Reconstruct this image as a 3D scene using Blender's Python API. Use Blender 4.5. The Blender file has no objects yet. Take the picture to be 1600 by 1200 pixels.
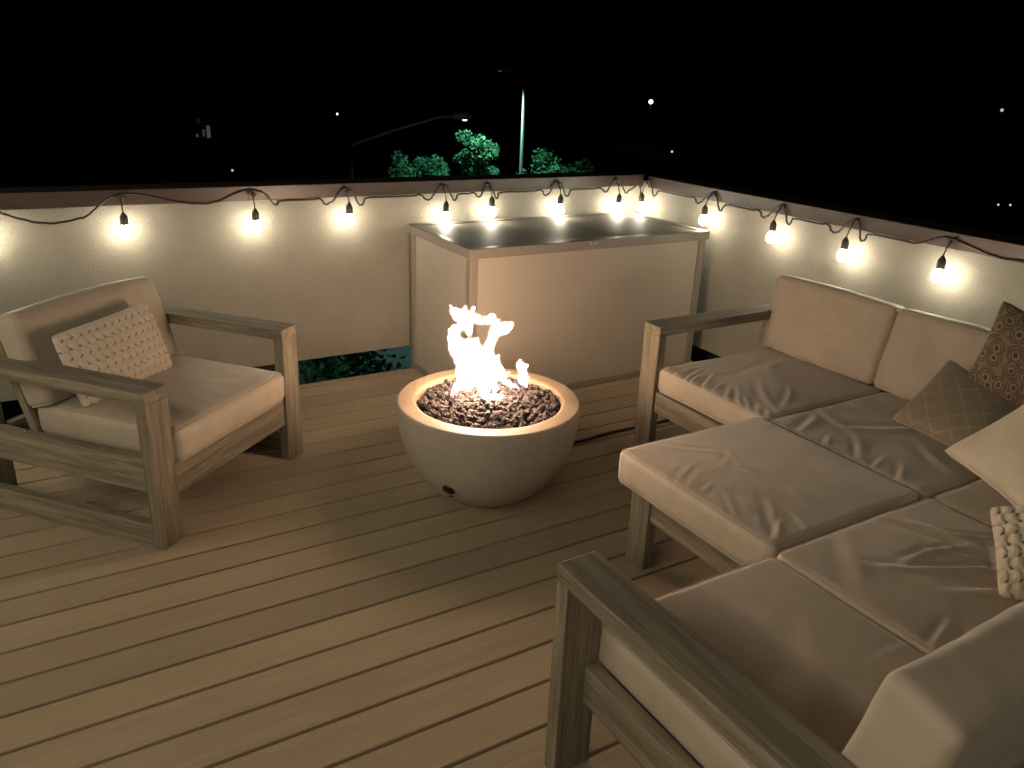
import bpy, bmesh, math, random
from mathutils import Vector, Matrix, noise

# ------------------------------------------------------------------ camera
S = bpy.context.scene
COL = S.collection
cam_d = bpy.data.cameras.new("camera")
cam = bpy.data.objects.new("camera", cam_d)
COL.objects.link(cam)
_r = Vector((0.86031833, -0.50826174, 0.03901762))
_u = Vector((0.15101813, 0.32723148, 0.93279852))
_f = Vector((0.48687359, 0.7966113, -0.35827997))
cam.matrix_world = Matrix(((_r.x, _u.x, -_f.x, -3.55207), (_r.y, _u.y, -_f.y, -4.26157),
                           (_r.z, _u.z, -_f.z, 1.66669), (0, 0, 0, 1)))
cam_d.sensor_width = 36
cam_d.lens = 1245.057 / 1600 * 36
cam_d.clip_start = 0.05
cam_d.clip_end = 3000
S.camera = cam

# ------------------------------------------------------------------ world: night sky
W = bpy.data.worlds.new("World")
S.world = W
W.use_nodes = True
wn = W.node_tree.nodes
wl = W.node_tree.links
bg = wn["Background"]
sky = wn.new("ShaderNodeTexSky")
sky.sky_type = 'NISHITA'
sky.sun_disc = False
sky.sun_elevation = math.radians(-4)
sky.sun_rotation = math.radians(200)
wl.new(sky.outputs[0], bg.inputs[0])
bg.inputs[1].default_value = 0.012

S.view_settings.view_transform = 'Standard'
S.view_settings.look = 'None'
S.view_settings.exposure = 1.32
S.view_settings.gamma = 1
S.render.engine = 'CYCLES'
S.cycles.use_denoising = True
S.cycles.max_bounces = 8
S.cycles.diffuse_bounces = 5
S.cycles.glossy_bounces = 4
S.cycles.transparent_max_bounces = 12
S.cycles.sample_clamp_indirect = 3.0
S.cycles.caustics_reflective = False
S.cycles.caustics_refractive = False

BULB = 33.0          # radiance of the string bulbs
FLAME = 33.0          # radiance of the flame
FILL = 98.0       # radiance of the unseen globe bulbs added as fill light
rnd = random.Random(7)

# ------------------------------------------------------------------ materials
def mat(name):
    m = bpy.data.materials.new(name)
    m.use_nodes = True
    nt = m.node_tree
    return m, nt, nt.nodes["Principled BSDF"]

def N(nt, t, **k):
    n = nt.nodes.new(t)
    for a, b in k.items():
        setattr(n, a, b)
    return n

def ramp(nt, fac, stops):
    r = N(nt, "ShaderNodeValToRGB")
    el = r.color_ramp.elements
    while len(el) < len(stops):
        el.new(0.5)
    for e, (p, c) in zip(el, stops):
        e.position = p
        e.color = (c[0], c[1], c[2], 1)
    nt.links.new(fac, r.inputs[0])
    return r.outputs[0]

def noise_tex(nt, vec, scale, detail=4, rough=0.55, dist=0):
    n = N(nt, "ShaderNodeTexNoise")
    n.inputs["Scale"].default_value = scale
    n.inputs["Detail"].default_value = detail
    n.inputs["Roughness"].default_value = rough
    n.inputs["Distortion"].default_value = dist
    if vec is not None:
        nt.links.new(vec, n.inputs["Vector"])
    return n.outputs[0]

def mapping(nt, vec, scale):
    m = N(nt, "ShaderNodeMapping")
    m.inputs["Scale"].default_value = scale
    nt.links.new(vec, m.inputs[0])
    return m.outputs[0]

def objco(nt):
    return N(nt, "ShaderNodeTexCoord").outputs["Object"]

def bump(nt, b, h, strength, dist=0.01, prev=None):
    n = N(nt, "ShaderNodeBump")
    n.inputs["Strength"].default_value = strength
    n.inputs["Distance"].default_value = dist
    nt.links.new(h, n.inputs["Height"])
    if prev is not None:
        nt.links.new(prev, n.inputs["Normal"])
    nt.links.new(n.outputs[0], b.inputs["Normal"])
    return n.outputs[0]

def math_n(nt, op, a, b=None, c=None):
    n = N(nt, "ShaderNodeMath", operation=op)
    for i, v in enumerate((a, b, c)):
        if v is None:
            continue
        if isinstance(v, (int, float)):
            n.inputs[i].default_value = v
        else:
            nt.links.new(v, n.inputs[i])
    return n.outputs[0]

def mixc(nt, fac, a, b, blend='MIX'):
    n = N(nt, "ShaderNodeMix", data_type='RGBA', blend_type=blend)
    if isinstance(fac, (int, float)):
        n.inputs[0].default_value = fac
    else:
        nt.links.new(fac, n.inputs[0])
    for i, v in ((6, a), (7, b)):
        if isinstance(v, tuple):
            n.inputs[i].default_value = (*v, 1)
        else:
            nt.links.new(v, n.inputs[i])
    return n.outputs[2]

def grain_vec(nt):
    return N(nt, "ShaderNodeAttribute", attribute_name="grain").outputs["Vector"]

def wood_mat(name, lo, hi, rough=0.7, bs=0.5):
    m, nt, b = mat(name)
    g = grain_vec(nt)
    n1 = noise_tex(nt, mapping(nt, g, (2.2, 34, 34)), 1.0, 6, 0.65, 0.6)
    n2 = noise_tex(nt, mapping(nt, g, (5, 170, 170)), 1.0, 3, 0.6)
    n3 = noise_tex(nt, mapping(nt, g, (1.2, 5, 5)), 1.0, 3)
    f = math_n(nt, 'ADD', math_n(nt, 'MULTIPLY', n1, 0.65), math_n(nt, 'MULTIPLY', n2, 0.35))
    c = ramp(nt, f, [(0.32, lo), (0.5, tuple((x + y) / 2 for x, y in zip(lo, hi))), (0.66, hi)])
    c2 = mixc(nt, 0.35, c, ramp(nt, n3, [(0.3, (0.55, 0.55, 0.55)), (0.7, (1, 1, 1))]), 'MULTIPLY')
    nt.links.new(c2, b.inputs["Base Color"])
    b.inputs["Roughness"].default_value = rough
    bump(nt, b, f, bs, 0.004)
    return m

M = {}
M['teak'] = wood_mat("weathered_wood", (0.088, 0.074, 0.048), (0.34, 0.295, 0.21), 0.72, 0.9)

def deck_mat():
    m, nt, b = mat("composite_deck")
    g = grain_vec(nt)
    n1 = noise_tex(nt, mapping(nt, g, (1.6, 45, 45)), 1.0, 6, 0.7, 0.4)
    n2 = noise_tex(nt, mapping(nt, g, (9, 260, 260)), 1.0, 2)
    n3 = noise_tex(nt, mapping(nt, g, (0.9, 3, 3)), 1.0, 4)
    f = math_n(nt, 'ADD', math_n(nt, 'MULTIPLY', n1, 0.6), math_n(nt, 'MULTIPLY', n2, 0.4))
    c = ramp(nt, f, [(0.3, (0.34, 0.27, 0.176)), (0.7, (0.455, 0.375, 0.257))])
    pb = N(nt, "ShaderNodeAttribute", attribute_name="board").outputs["Fac"]
    c = mixc(nt, 1.0, c, ramp(nt, pb, [(0, (0.80, 0.80, 0.83)), (1, (1.0, 0.99, 0.97))]), 'MULTIPLY')
    c = mixc(nt, 0.3, c, ramp(nt, n3, [(0.3, (0.6, 0.6, 0.6)), (0.65, (1, 1, 1))]), 'MULTIPLY')
    nt.links.new(c, b.inputs["Base Color"])
    r = ramp(nt, n3, [(0.3, (0.68, 0.68, 0.68)), (0.7, (0.8, 0.8, 0.8))])
    nt.links.new(r, b.inputs["Roughness"])
    b.inputs["Specular IOR Level"].default_value = 0.2
    bump(nt, b, f, 0.35, 0.003)
    return m
M['deck'] = deck_mat()

def plain(name, col, rough=0.5, metal=0.0, nscale=30, var=0.12, bs=0.1, bd=0.002, spec=0.5):
    m, nt, b = mat(name)
    v = objco(nt)
    n1 = noise_tex(nt, v, nscale, 5, 0.6)
    n2 = noise_tex(nt, v, nscale * 0.12, 3)
    f = math_n(nt, 'ADD', math_n(nt, 'MULTIPLY', n1, 0.5), math_n(nt, 'MULTIPLY', n2, 0.5))
    lo = tuple(x * (1 - var) for x in col)
    hi = tuple(min(1, x * (1 + var)) for x in col)
    nt.links.new(ramp(nt, f, [(0.35, lo), (0.65, hi)]), b.inputs["Base Color"])
    b.inputs["Roughness"].default_value = rough
    b.inputs["Metallic"].default_value = metal
    b.inputs["Specular IOR Level"].default_value = spec
    if bs:
        bump(nt, b, n1, bs, bd)
    return m

def stucco():
    m, nt, b = mat("stucco_paint")
    v = objco(nt)
    n1 = noise_tex(nt, v, 130, 5, 0.7)
    n2 = noise_tex(nt, v, 5, 4, 0.6)
    n3 = noise_tex(nt, v, 420, 2)
    c = ramp(nt, n2, [(0.3, (0.285, 0.268, 0.215)), (0.7, (0.325, 0.305, 0.248))])
    c = mixc(nt, 0.5, c, ramp(nt, n1, [(0.35, (0.66, 0.66, 0.66)), (0.65, (1, 1, 1))]), 'MULTIPLY')
    nt.links.new(c, b.inputs["Base Color"])
    b.inputs["Roughness"].default_value = 0.62
    h = math_n(nt, 'ADD', n1, math_n(nt, 'MULTIPLY', n3, 0.4))
    bump(nt, b, h, 0.8, 0.008)
    return m
M['stucco'] = stucco()
M['cap'] = plain("bronze_metal_cap", (0.058, 0.041, 0.033), 0.34, 0.0, 8, 0.2, 0.05, spec=0.7)
M['panel'] = plain("pale_resin_panel", (0.34, 0.305, 0.25), 0.5, 0, 60, 0.03, 0.08)
M['frame_grey'] = plain("taupe_resin_trim", (0.20, 0.18, 0.15), 0.42, 0, 60, 0.05, 0.05)
M['lid'] = plain("glossy_lid", (0.15, 0.138, 0.12), 0.62, 0, 6, 0.1, 0.12, 0.01, spec=0.4)
M['rim'] = plain("glare_toned_concrete_rim", (0.235, 0.185, 0.125), 0.6, 0, 30, 0.08, 0.15, 0.002, spec=0.3)  # rim concrete darkened and warmed in its colour to offset flame glare
M['concrete'] = plain("cast_concrete", (0.41, 0.37, 0.305), 0.75, 0, 28, 0.07, 0.22, 0.003, spec=0.3)
M['black'] = plain("black_plastic", (0.018, 0.015, 0.012), 0.5, 0, 40, 0.2, 0.05)
M['socket'] = plain("socket_rubber", (0.05, 0.042, 0.034), 0.45, 0, 60, 0.2, 0.1)
M['iron'] = plain("dark_iron", (0.03, 0.025, 0.02), 0.5, 0.6, 50, 0.3, 0.3)
M['brass'] = plain("dull_screw", (0.5, 0.45, 0.35), 0.35, 0.9, 50, 0.1, 0.0)
M['joist'] = plain("dark_joist", (0.03, 0.022, 0.015), 0.9, 0, 20, 0.3, 0.2)
M['bark'] = plain("bark", (0.06, 0.045, 0.03), 0.9, 0, 12, 0.4, 0.8, 0.02)
M['pole'] = plain("galvanised_pole", (0.05, 0.052, 0.052), 0.5, 0.4, 5, 0.1, 0.05)
M['lamp_arm'] = plain("pale_arm", (0.5, 0.5, 0.5), 0.5, 0, 5, 0.1, 0.05)
M['housewall'] = plain("house_siding", (0.03, 0.028, 0.026), 0.8, 0, 3, 0.2, 0.1)
M['roofing'] = plain("roof_shingle", (0.05, 0.045, 0.04), 0.9, 0, 6, 0.3, 0.3)
M['asphalt'] = plain("asphalt", (0.03, 0.03, 0.03), 0.9, 0, 30, 0.3, 0.3)
M['lawn'] = plain("lawn", (0.012, 0.02, 0.009), 0.95, 0, 2, 0.5, 0.5, 0.03)

def fabric(name, col, rough=0.62, sheen=0.35, weave=900):
    m, nt, b = mat(name)
    v = objco(nt)
    n1 = noise_tex(nt, v, weave, 2, 0.5)
    n2 = noise_tex(nt, v, 6, 4, 0.6)
    c = ramp(nt, n2, [(0.3, tuple(x * 0.9 for x in col)), (0.7, tuple(min(1, x * 1.06) for x in col))])
    c = mixc(nt, 0.35, c, ramp(nt, n1, [(0.3, (0.78, 0.78, 0.78)), (0.7, (1, 1, 1))]), 'MULTIPLY')
    nt.links.new(c, b.inputs["Base Color"])
    b.inputs["Roughness"].default_value = rough
    b.inputs["Specular IOR Level"].default_value = 0.35
    b.inputs["Sheen Weight"].default_value = sheen
    b.inputs["Sheen Roughness"].default_value = 0.4
    n4 = noise_tex(nt, v, 22, 3, 0.5, 1.0)
    p = bump(nt, b, n4, 0.10, 0.01)
    bump(nt, b, n1, 0.12, 0.001, p)
    return m
M['cushion'] = fabric("taupe_cushion_cloth", (0.45, 0.39, 0.30))
M['cushion_seam'] = fabric("taupe_piping", (0.43, 0.37, 0.285))
M['cream'] = fabric("cream_pillow_cloth", (0.62, 0.56, 0.44), 0.8, 0.3, 500)

def emis(name, col, s):
    m = bpy.data.materials.new(name)
    m.use_nodes = True
    nt = m.node_tree
    nt.nodes.clear()
    e = N(nt, "ShaderNodeEmission")
    e.inputs[0].default_value = (*col, 1)
    e.inputs[1].default_value = s
    o = N(nt, "ShaderNodeOutputMaterial")
    nt.links.new(e.outputs[0], o.inputs[0])
    return m
M['fill_bulb'] = emis("fill_bulb_glow", (1.0, 0.86, 0.66), FILL)  # glow of the added fill bulbs
M['bulb'] = emis("lit_bulb", (1.0, 0.88, 0.68), BULB)
def flame_m():
    m = bpy.data.materials.new("flame_glow")
    m.use_nodes = True
    nt = m.node_tree
    nt.nodes.clear()
    lw = N(nt, "ShaderNodeLayerWeight")
    lw.inputs[0].default_value = 0.5
    f = math_n(nt, 'SUBTRACT', 1.0, lw.outputs[1])
    e = N(nt, "ShaderNodeEmission")
    e.inputs[0].default_value = (1.0, 0.66, 0.45, 1)
    e.inputs[1].default_value = FLAME
    t = N(nt, "ShaderNodeBsdfTransparent")
    mx = N(nt, "ShaderNodeMixShader")
    nt.links.new(math_n(nt, 'POWER', f, 0.9), mx.inputs[0])
    nt.links.new(t.outputs[0], mx.inputs[1])
    nt.links.new(e.outputs[0], mx.inputs[2])
    o = N(nt, "ShaderNodeOutputMaterial")
    nt.links.new(mx.outputs[0], o.inputs[0])
    return m
M['flame'] = flame_m()

def outer_flame():
    m = bpy.data.materials.new("outer_flame_glow")
    m.use_nodes = True
    nt = m.node_tree
    nt.nodes.clear()
    e = N(nt, "ShaderNodeEmission")
    e.inputs[0].default_value = (1.0, 0.55, 0.30, 1)
    lw = N(nt, "ShaderNodeLayerWeight")
    lw.inputs[0].default_value = 0.5
    nt.links.new(math_n(nt, 'MULTIPLY', math_n(nt, 'POWER', math_n(nt, 'SUBTRACT', 1.0, lw.outputs[1]), 1.6), 0.36), e.inputs[1])
    t = N(nt, "ShaderNodeBsdfTransparent")
    a = N(nt, "ShaderNodeAddShader")
    o = N(nt, "ShaderNodeOutputMaterial")
    nt.links.new(e.outputs[0], a.inputs[0])
    nt.links.new(t.outputs[0], a.inputs[1])
    nt.links.new(a.outputs[0], o.inputs[0])
    return m
M['outerflame'] = outer_flame()

def blue_flame():
    m = bpy.data.materials.new("blue_gas_flame")
    m.use_nodes = True
    nt = m.node_tree
    nt.nodes.clear()
    e = N(nt, "ShaderNodeEmission")
    e.inputs[0].default_value = (0.28, 0.27, 1.0, 1)
    e.inputs[1].default_value = 0.55
    t = N(nt, "ShaderNodeBsdfTransparent")
    a = N(nt, "ShaderNodeAddShader")
    lw = N(nt, "ShaderNodeLayerWeight")
    lw.inputs[0].default_value = 0.4
    s = math_n(nt, 'MULTIPLY', math_n(nt, 'SUBTRACT', 1.0, lw.outputs[1]), 1.3)
    nt.links.new(s, e.inputs[1])
    o = N(nt, "ShaderNodeOutputMaterial")
    nt.links.new(e.outputs[0], a.inputs[0])
    nt.links.new(t.outputs[0], a.inputs[1])
    nt.links.new(a.outputs[0], o.inputs[0])
    return m
M['blueflame'] = blue_flame()

def rock_mat():
    m, nt, b = mat("lava_rock")
    v = objco(nt)
    pr = N(nt, "ShaderNodeAttribute", attribute_name="board").outputs["Fac"]
    n1 = noise_tex(nt, v, 160, 5, 0.7)
    c = ramp(nt, pr, [(0, (0.035, 0.031, 0.031)), (0.5, (0.085, 0.064, 0.060)), (1, (0.17, 0.135, 0.128))])
    c = mixc(nt, 0.8, c, ramp(nt, n1, [(0.4, (0.3, 0.3, 0.3)), (0.6, (1, 1, 1))]), 'MULTIPLY')
    nt.links.new(c, b.inputs["Base Color"])
    b.inputs["Roughness"].default_value = 0.85
    bump(nt, b, n1, 1.0, 0.006)
    return m
M['rock'] = rock_mat()

def leaf_mat(name, lo, hi):
    m, nt, b = mat(name)
    pr = N(nt, "ShaderNodeAttribute", attribute_name="board").outputs["Fac"]
    c = ramp(nt, pr, [(0, lo), (1, hi)])
    nt.links.new(c, b.inputs["Base Color"])
    b.inputs["Roughness"].default_value = 0.85
    b.inputs["Specular IOR Level"].default_value = 0.1
    tr = N(nt, "ShaderNodeBsdfTranslucent")
    nt.links.new(c, tr.inputs[0])
    mx = N(nt, "ShaderNodeMixShader")
    mx.inputs[0].default_value = 0.4
    nt.links.new(b.outputs[0], mx.inputs[1])
    nt.links.new(tr.outputs[0], mx.inputs[2])
    nt.links.new(mx.outputs[0], nt.nodes["Material Output"].inputs[0])
    return m
M['leaf'] = leaf_mat("leaves", (0.012, 0.035, 0.018), (0.07, 0.17, 0.09))

# pillow prints, drawn in the pillow's own u,v
def uvm(nt):
    return N(nt, "ShaderNodeAttribute", attribute_name="pu").outputs["Vector"]

def circles_mat():
    m, nt, b = mat("ring_print_cloth")
    v = uvm(nt)
    warp = N(nt, "ShaderNodeVectorMath", operation='ADD')
    nz = N(nt, "ShaderNodeTexNoise")
    nz.inputs["Scale"].default_value = 6
    nt.links.new(v, nz.inputs["Vector"])
    sc = N(nt, "ShaderNodeVectorMath", operation='SCALE')
    sc.inputs[3].default_value = 0.05
    nt.links.new(nz.outputs[1], sc.inputs[0])
    nt.links.new(v, warp.inputs[0])
    nt.links.new(sc.outputs[0], warp.inputs[1])
    vo = N(nt, "ShaderNodeTexVoronoi", voronoi_dimensions='2D')
    vo.inputs["Scale"].default_value = 8.5
    vo.inputs["Randomness"].default_value = 0.95
    nt.links.new(warp.outputs[0], vo.inputs["Vector"])
    rings = ramp(nt, vo.outputs["Distance"], [(0.0, (0.05, 0.035, 0.02)), (0.14, (0.10, 0.07, 0.045)), (0.17, (0.27, 0.215, 0.14)),
                                              (0.26, (0.26, 0.205, 0.135)), (0.30, (0.08, 0.055, 0.035)), (0.38, (0.18, 0.135, 0.09)),
                                              (0.46, (0.20, 0.15, 0.10)), (0.50, (0.07, 0.05, 0.03)), (0.6, (0.22, 0.165, 0.11))])
    n2 = noise_tex(nt, v, 28, 4, 0.7)
    c = mixc(nt, 0.6, rings, ramp(nt, n2, [(0.42, (0.5, 0.5, 0.5)), (0.58, (1, 1, 1))]), 'MULTIPLY')
    nt.links.new(c, b.inputs["Base Color"])
    b.inputs["Roughness"].default_value = 0.85
    bump(nt, b, noise_tex(nt, v, 200, 2), 0.2, 0.002)
    return m

def lattice_mat():
    m, nt, b = mat("lattice_print_cloth")
    v = uvm(nt)
    sp = N(nt, "ShaderNodeSeparateXYZ")
    nt.links.new(v, sp.inputs[0])
    x, y = sp.outputs[0], sp.outputs[1]
    K = 5.5
    a = math_n(nt, 'SINE', math_n(nt, 'MULTIPLY', math_n(nt, 'ADD', x, y), K * math.pi))
    c_ = math_n(nt, 'SINE', math_n(nt, 'MULTIPLY', math_n(nt, 'SUBTRACT', x, y), K * math.pi))
    f = math_n(nt, 'MINIMUM', math_n(nt, 'ABSOLUTE', a), math_n(nt, 'ABSOLUTE', c_))
    k = ramp(nt, f, [(0.06, (1, 1, 1)), (0.16, (0, 0, 0))])
    n2 = noise_tex(nt, v, 14, 3)
    k2 = math_n(nt, 'MULTIPLY', k, ramp(nt, n2, [(0.35, (0.35, 0.35, 0.35)), (0.6, (0.9, 0.9, 0.9))]))
    c = mixc(nt, k2, (0.215, 0.18, 0.12), (0.33, 0.285, 0.20))
    nt.links.new(c, b.inputs["Base Color"])
    b.inputs["Roughness"].default_value = 0.75
    b.inputs["Sheen Weight"].default_value = 0.3
    bump(nt, b, noise_tex(nt, v, 260, 2), 0.15, 0.001)
    return m
M['circles'] = circles_mat()
M['lattice'] = lattice_mat()

def knit_mat(name, col):
    m, nt, b = mat(name)
    v = uvm(nt)
    n2 = noise_tex(nt, v, 60, 3)
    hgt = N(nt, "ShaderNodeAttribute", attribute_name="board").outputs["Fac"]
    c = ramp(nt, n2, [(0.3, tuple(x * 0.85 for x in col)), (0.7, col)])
    c = mixc(nt, ramp(nt, hgt, [(0.2, (0.8, 0.8, 0.8)), (0.7, (0, 0, 0))]), c, (0.16, 0.125, 0.10))  # shade in the knit dimples is painted into the colour
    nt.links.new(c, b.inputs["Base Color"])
    b.inputs["Roughness"].default_value = 0.9
    b.inputs["Sheen Weight"].default_value = 0.3
    w = N(nt, "ShaderNodeTexWave", wave_type='BANDS')
    w.inputs["Scale"].default_value = 55
    w.inputs["Distortion"].default_value = 6
    nt.links.new(v, w.inputs["Vector"])
    bump(nt, b, w.outputs[1], 0.35, 0.003)
    return m
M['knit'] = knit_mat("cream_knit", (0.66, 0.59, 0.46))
M['dimple_shade'] = knit_mat("dark_knit_shade", (0.10, 0.07, 0.05))

# ------------------------------------------------------------------ object helpers
def tag(o, label=None, cat=None, group=None, kind=None):
    if label: o["label"] = label
    if cat: o["category"] = cat
    if group: o["group"] = group
    if kind: o["kind"] = kind
    return o

def empty(name, loc=(0, 0, 0), rz=0, label=None, cat=None, group=None):
    o = bpy.data.objects.new(name, None)
    COL.objects.link(o)
    o.location = loc
    o.rotation_euler = (0, 0, rz)
    o.empty_display_size = 0.1
    return tag(o, label, cat, group)

class MB:
    """collects geometry with per-vertex attributes, links it as one mesh"""
    def __init__(s):
        s.v, s.f, s.g, s.b, s.sm = [], [], [], [], []
    def add(s, vs, fs, gs=None, b=0.5, smooth=False):
        o = len(s.v)
        s.v += [tuple(v) for v in vs]
        s.f += [tuple(i + o for i in f) for f in fs]
        s.g += [tuple(g) for g in gs] if gs else [tuple(v) for v in vs]
        s.b += b if isinstance(b, list) else [b] * len(vs)
        s.sm += [smooth] * len(fs)
    def bm(s, bm, mtx=None, long_axis=None, b=0.5, smooth=False):
        off = Vector((rnd.uniform(0, 40), rnd.uniform(0, 40), rnd.uniform(0, 40)))
        vs = [v.co.copy() for v in bm.verts]
        bm.verts.index_update()
        if long_axis is None:
            d = [max(v[i] for v in vs) - min(v[i] for v in vs) for i in range(3)]
            long_axis = d.index(max(d))
        order = [(0, 1, 2), (1, 2, 0), (2, 0, 1)][long_axis]
        gs = [(Vector((v[order[0]], v[order[1]], v[order[2]])) + off) for v in vs]
        if mtx is not None:
            vs = [mtx @ v for v in vs]
        s.add(vs, [[v.index for v in f.verts] for f in bm.faces], gs, b, smooth)
    def box(s, lo, hi, bev=0.004, seg=2, mtx=None, b=0.5, axis=None):
        bm = bmesh.new()
        bmesh.ops.create_cube(bm, size=1)
        c = [(lo[i] + hi[i]) / 2 for i in range(3)]
        d = [abs(hi[i] - lo[i]) for i in range(3)]
        for v in bm.verts:
            v.co = Vector([c[i] + v.co[i] * d[i] for i in range(3)])
        if bev > 0:
            bmesh.ops.bevel(bm, geom=list(bm.edges), offset=min(bev, min(d) * 0.45), segments=seg, affect='EDGES', profile=0.6)
        s.bm(bm, mtx, axis, b)
        bm.free()
    def tube(s, pts, r, n=8, closed=False, cap=True, b=0.5):
        pts = [Vector(p) for p in pts]
        m = len(pts)
        rs = r if isinstance(r, (list, tuple)) else [r] * m
        vs, fs = [], []
        up = None
        for i, p in enumerate(pts):
            if closed:
                t = pts[(i + 1) % m] - pts[i - 1]
            else:
                t = pts[min(i + 1, m - 1)] - pts[max(i - 1, 0)]
            t.normalize()
            if up is None:
                up = Vector((0, 0, 1)) if abs(t.z) < 0.9 else Vector((1, 0, 0))
            a = t.cross(up)
            if a.length < 1e-5:
                a = t.orthogonal()
            a.normalize()
            up = a.cross(t).normalized()
            for k in range(n):
                th = 2 * math.pi * k / n
                vs.append(p + a * math.cos(th) * rs[i] + up * math.sin(th) * rs[i])
        rings = m if closed else m - 1
        for i in range(rings):
            for k in range(n):
                j = (i + 1) % m
                fs.append((i * n + k, i * n + (k + 1) % n, j * n + (k + 1) % n, j * n + k))
        if cap and not closed:
            fs.append(tuple(range(n - 1, -1, -1)))
            fs.append(tuple((m - 1) * n + k for k in range(n)))
        s.add(vs, fs, None, b, True)
    def lathe(s, prof, n=48, c=(0, 0, 0), b=0.5):
        vs, fs = [], []
        for (r, z) in prof:
            for k in range(n):
                th = 2 * math.pi * k / n
                vs.append((c[0] + r * math.cos(th), c[1] + r * math.sin(th), c[2] + z))
        for i in range(len(prof) - 1):
            for k in range(n):
                fs.append((i * n + k, i * n + (k + 1) % n, (i + 1) * n + (k + 1) % n, (i + 1) * n + k))
        s.add(vs, fs, None, b, True)
    def build(s, name, m, parent=None, label=None, cat=None, group=None, kind=None):
        me = bpy.data.meshes.new(name)
        me.from_pydata(s.v, [], s.f)
        a = me.attributes.new("grain", 'FLOAT_VECTOR', 'POINT')
        a.data.foreach_set("vector", [x for g in s.g for x in g])
        a = me.attributes.new("board", 'FLOAT', 'POINT')
        a.data.foreach_set("value", s.b)
        me.polygons.foreach_set("use_smooth", s.sm)
        for mm in (m if isinstance(m, list) else [m]):
            me.materials.append(mm)
        me.update()
        o = bpy.data.objects.new(name, me)
        COL.objects.link(o)
        if parent is not None:
            o.parent = parent
        return tag(o, label, cat, group, kind)

def smoothstep(a, b, x):
    t = max(0, min(1, (x - a) / (b - a)))
    return t * t * (3 - 2 * t)

# ------------------------------------------------------------------ the setting
# deck: boards run along X, 144.5 mm pitch, real gaps
mb = MB()
y = -2.1376 + 14 * 0.1445
k = 0
edges = []
yy = -2.1376 + 14 * 0.1445
top_y = -0.053
bounds = [top_y] + [yy - 0.1445 * i for i in range(0, 36)]
for i in range(len(bounds) - 1):
    hi, lo = bounds[i] - 0.006, bounds[i + 1] + 0.006
    mb.box((-7.2, lo, -0.026), (-0.004, hi, 0.0), 0.003, 2, None, rnd.random(), 0)
mb.build("deck", M['deck'], kind="structure")
mb = MB()
for x in [-7.1 + 0.405 * i for i in range(18)]:
    mb.box((x - 0.02, -7.2, -0.25), (x + 0.02, -0.07, -0.027), 0.002)
mb.box((-7.2, -0.068, -0.25), (-0.004, -0.056, -0.027), 0.002)
mb.build("deck_joists", M['joist'], kind="structure")

mb = MB()
mb.add([(-400, -400, -8), (600, -400, -8), (600, 900, -8), (-400, 900, -8)], [(0, 1, 2, 3)])
mb.build("ground", M['lawn'], kind="structure")
mb = MB()
mb.add([(-200, 19, -7.99), (300, 16, -7.99), (300, 26, -7.99), (-200, 29, -7.99)], [(0, 1, 2, 3)])
mb.build("road", M['asphalt'], kind="structure")

# house body below the deck
hb = empty("house", (-3, -5, -8), 0, "dark house carrying the roof deck, below the deck boards", "house")
mb = MB()
mb.box((-4.2, -4, 0), (2.8, 4.7, 7.72), 0.0)
mb.build("wall", M['housewall'], hb)

# parapets
wa = empty("parapet_wall", (-3.6, 0.07, 0), 0, "long beige stucco parapet behind the armchair and storage box, brown metal cap, open gap beneath", "wall")
mb = MB()
mb.box((-3.6, -0.07, 0.12), (3.6, 0.07, 1.06), 0.004)
mb.build("stucco_face", M['stucco'], wa)
mb = MB()
mb.box((-3.6, -0.095, 1.028), (3.6, 0.10, 1.102), 0.004)
mb.build("cap", M['cap'], wa)
for x in (-3.3, -1.1, 1.0, 2.6):
    mb = MB()
    mb.box((x, -0.02, -0.55), (x + 0.1, 0.05, 0.12), 0.003)
    mb.build("support_post", M['iron'], wa)
wb = empty("parapet_wall", (0.07, -3.4, 0), 0, "beige stucco parapet running behind the sofa, five lit bulbs along its brown cap", "wall")
mb = MB()
mb.box((-0.07, -3.4, 0.10), (0.07, 3.395, 1.06), 0.004)
mb.build("stucco_face", M['stucco'], wb)
mb = MB()
mb.box((-0.095, -3.4, 1.028), (0.10, 3.300, 1.101), 0.004)
mb.build("cap", M['cap'], wb)
for yv in (-3.0, -1.6, 0.2, 1.6, 2.7):
    mb = MB()
    mb.box((-0.02, yv, -0.55), (0.05, yv + 0.1, 0.10), 0.003)
    mb.build("support_post", M['iron'], wb)

hw = empty("added_house_wall", (-6.3, -3.5, 0), 0, "unseen beige stucco house wall added left of the deck to carry and bounce fill light", "wall")  # unseen wall added to carry the fill bulbs and bounce their light
mb = MB()
mb.box((-0.2, -3.7, -0.3), (0.0, 3.5, 2.9), 0.004)
mb.build("stucco_face", M['stucco'], hw)
mb = MB()
mb.box((0.002, -0.9, 0.02), (0.04, 0.9, 2.1), 0.004)
mb.build("added_door", M['panel'], hw)
mb = MB()
mb.box((-0.25, -3.75, 2.902), (0.30, 3.55, 2.98), 0.004)
mb.build("added_eave", M['cap'], hw)

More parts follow.
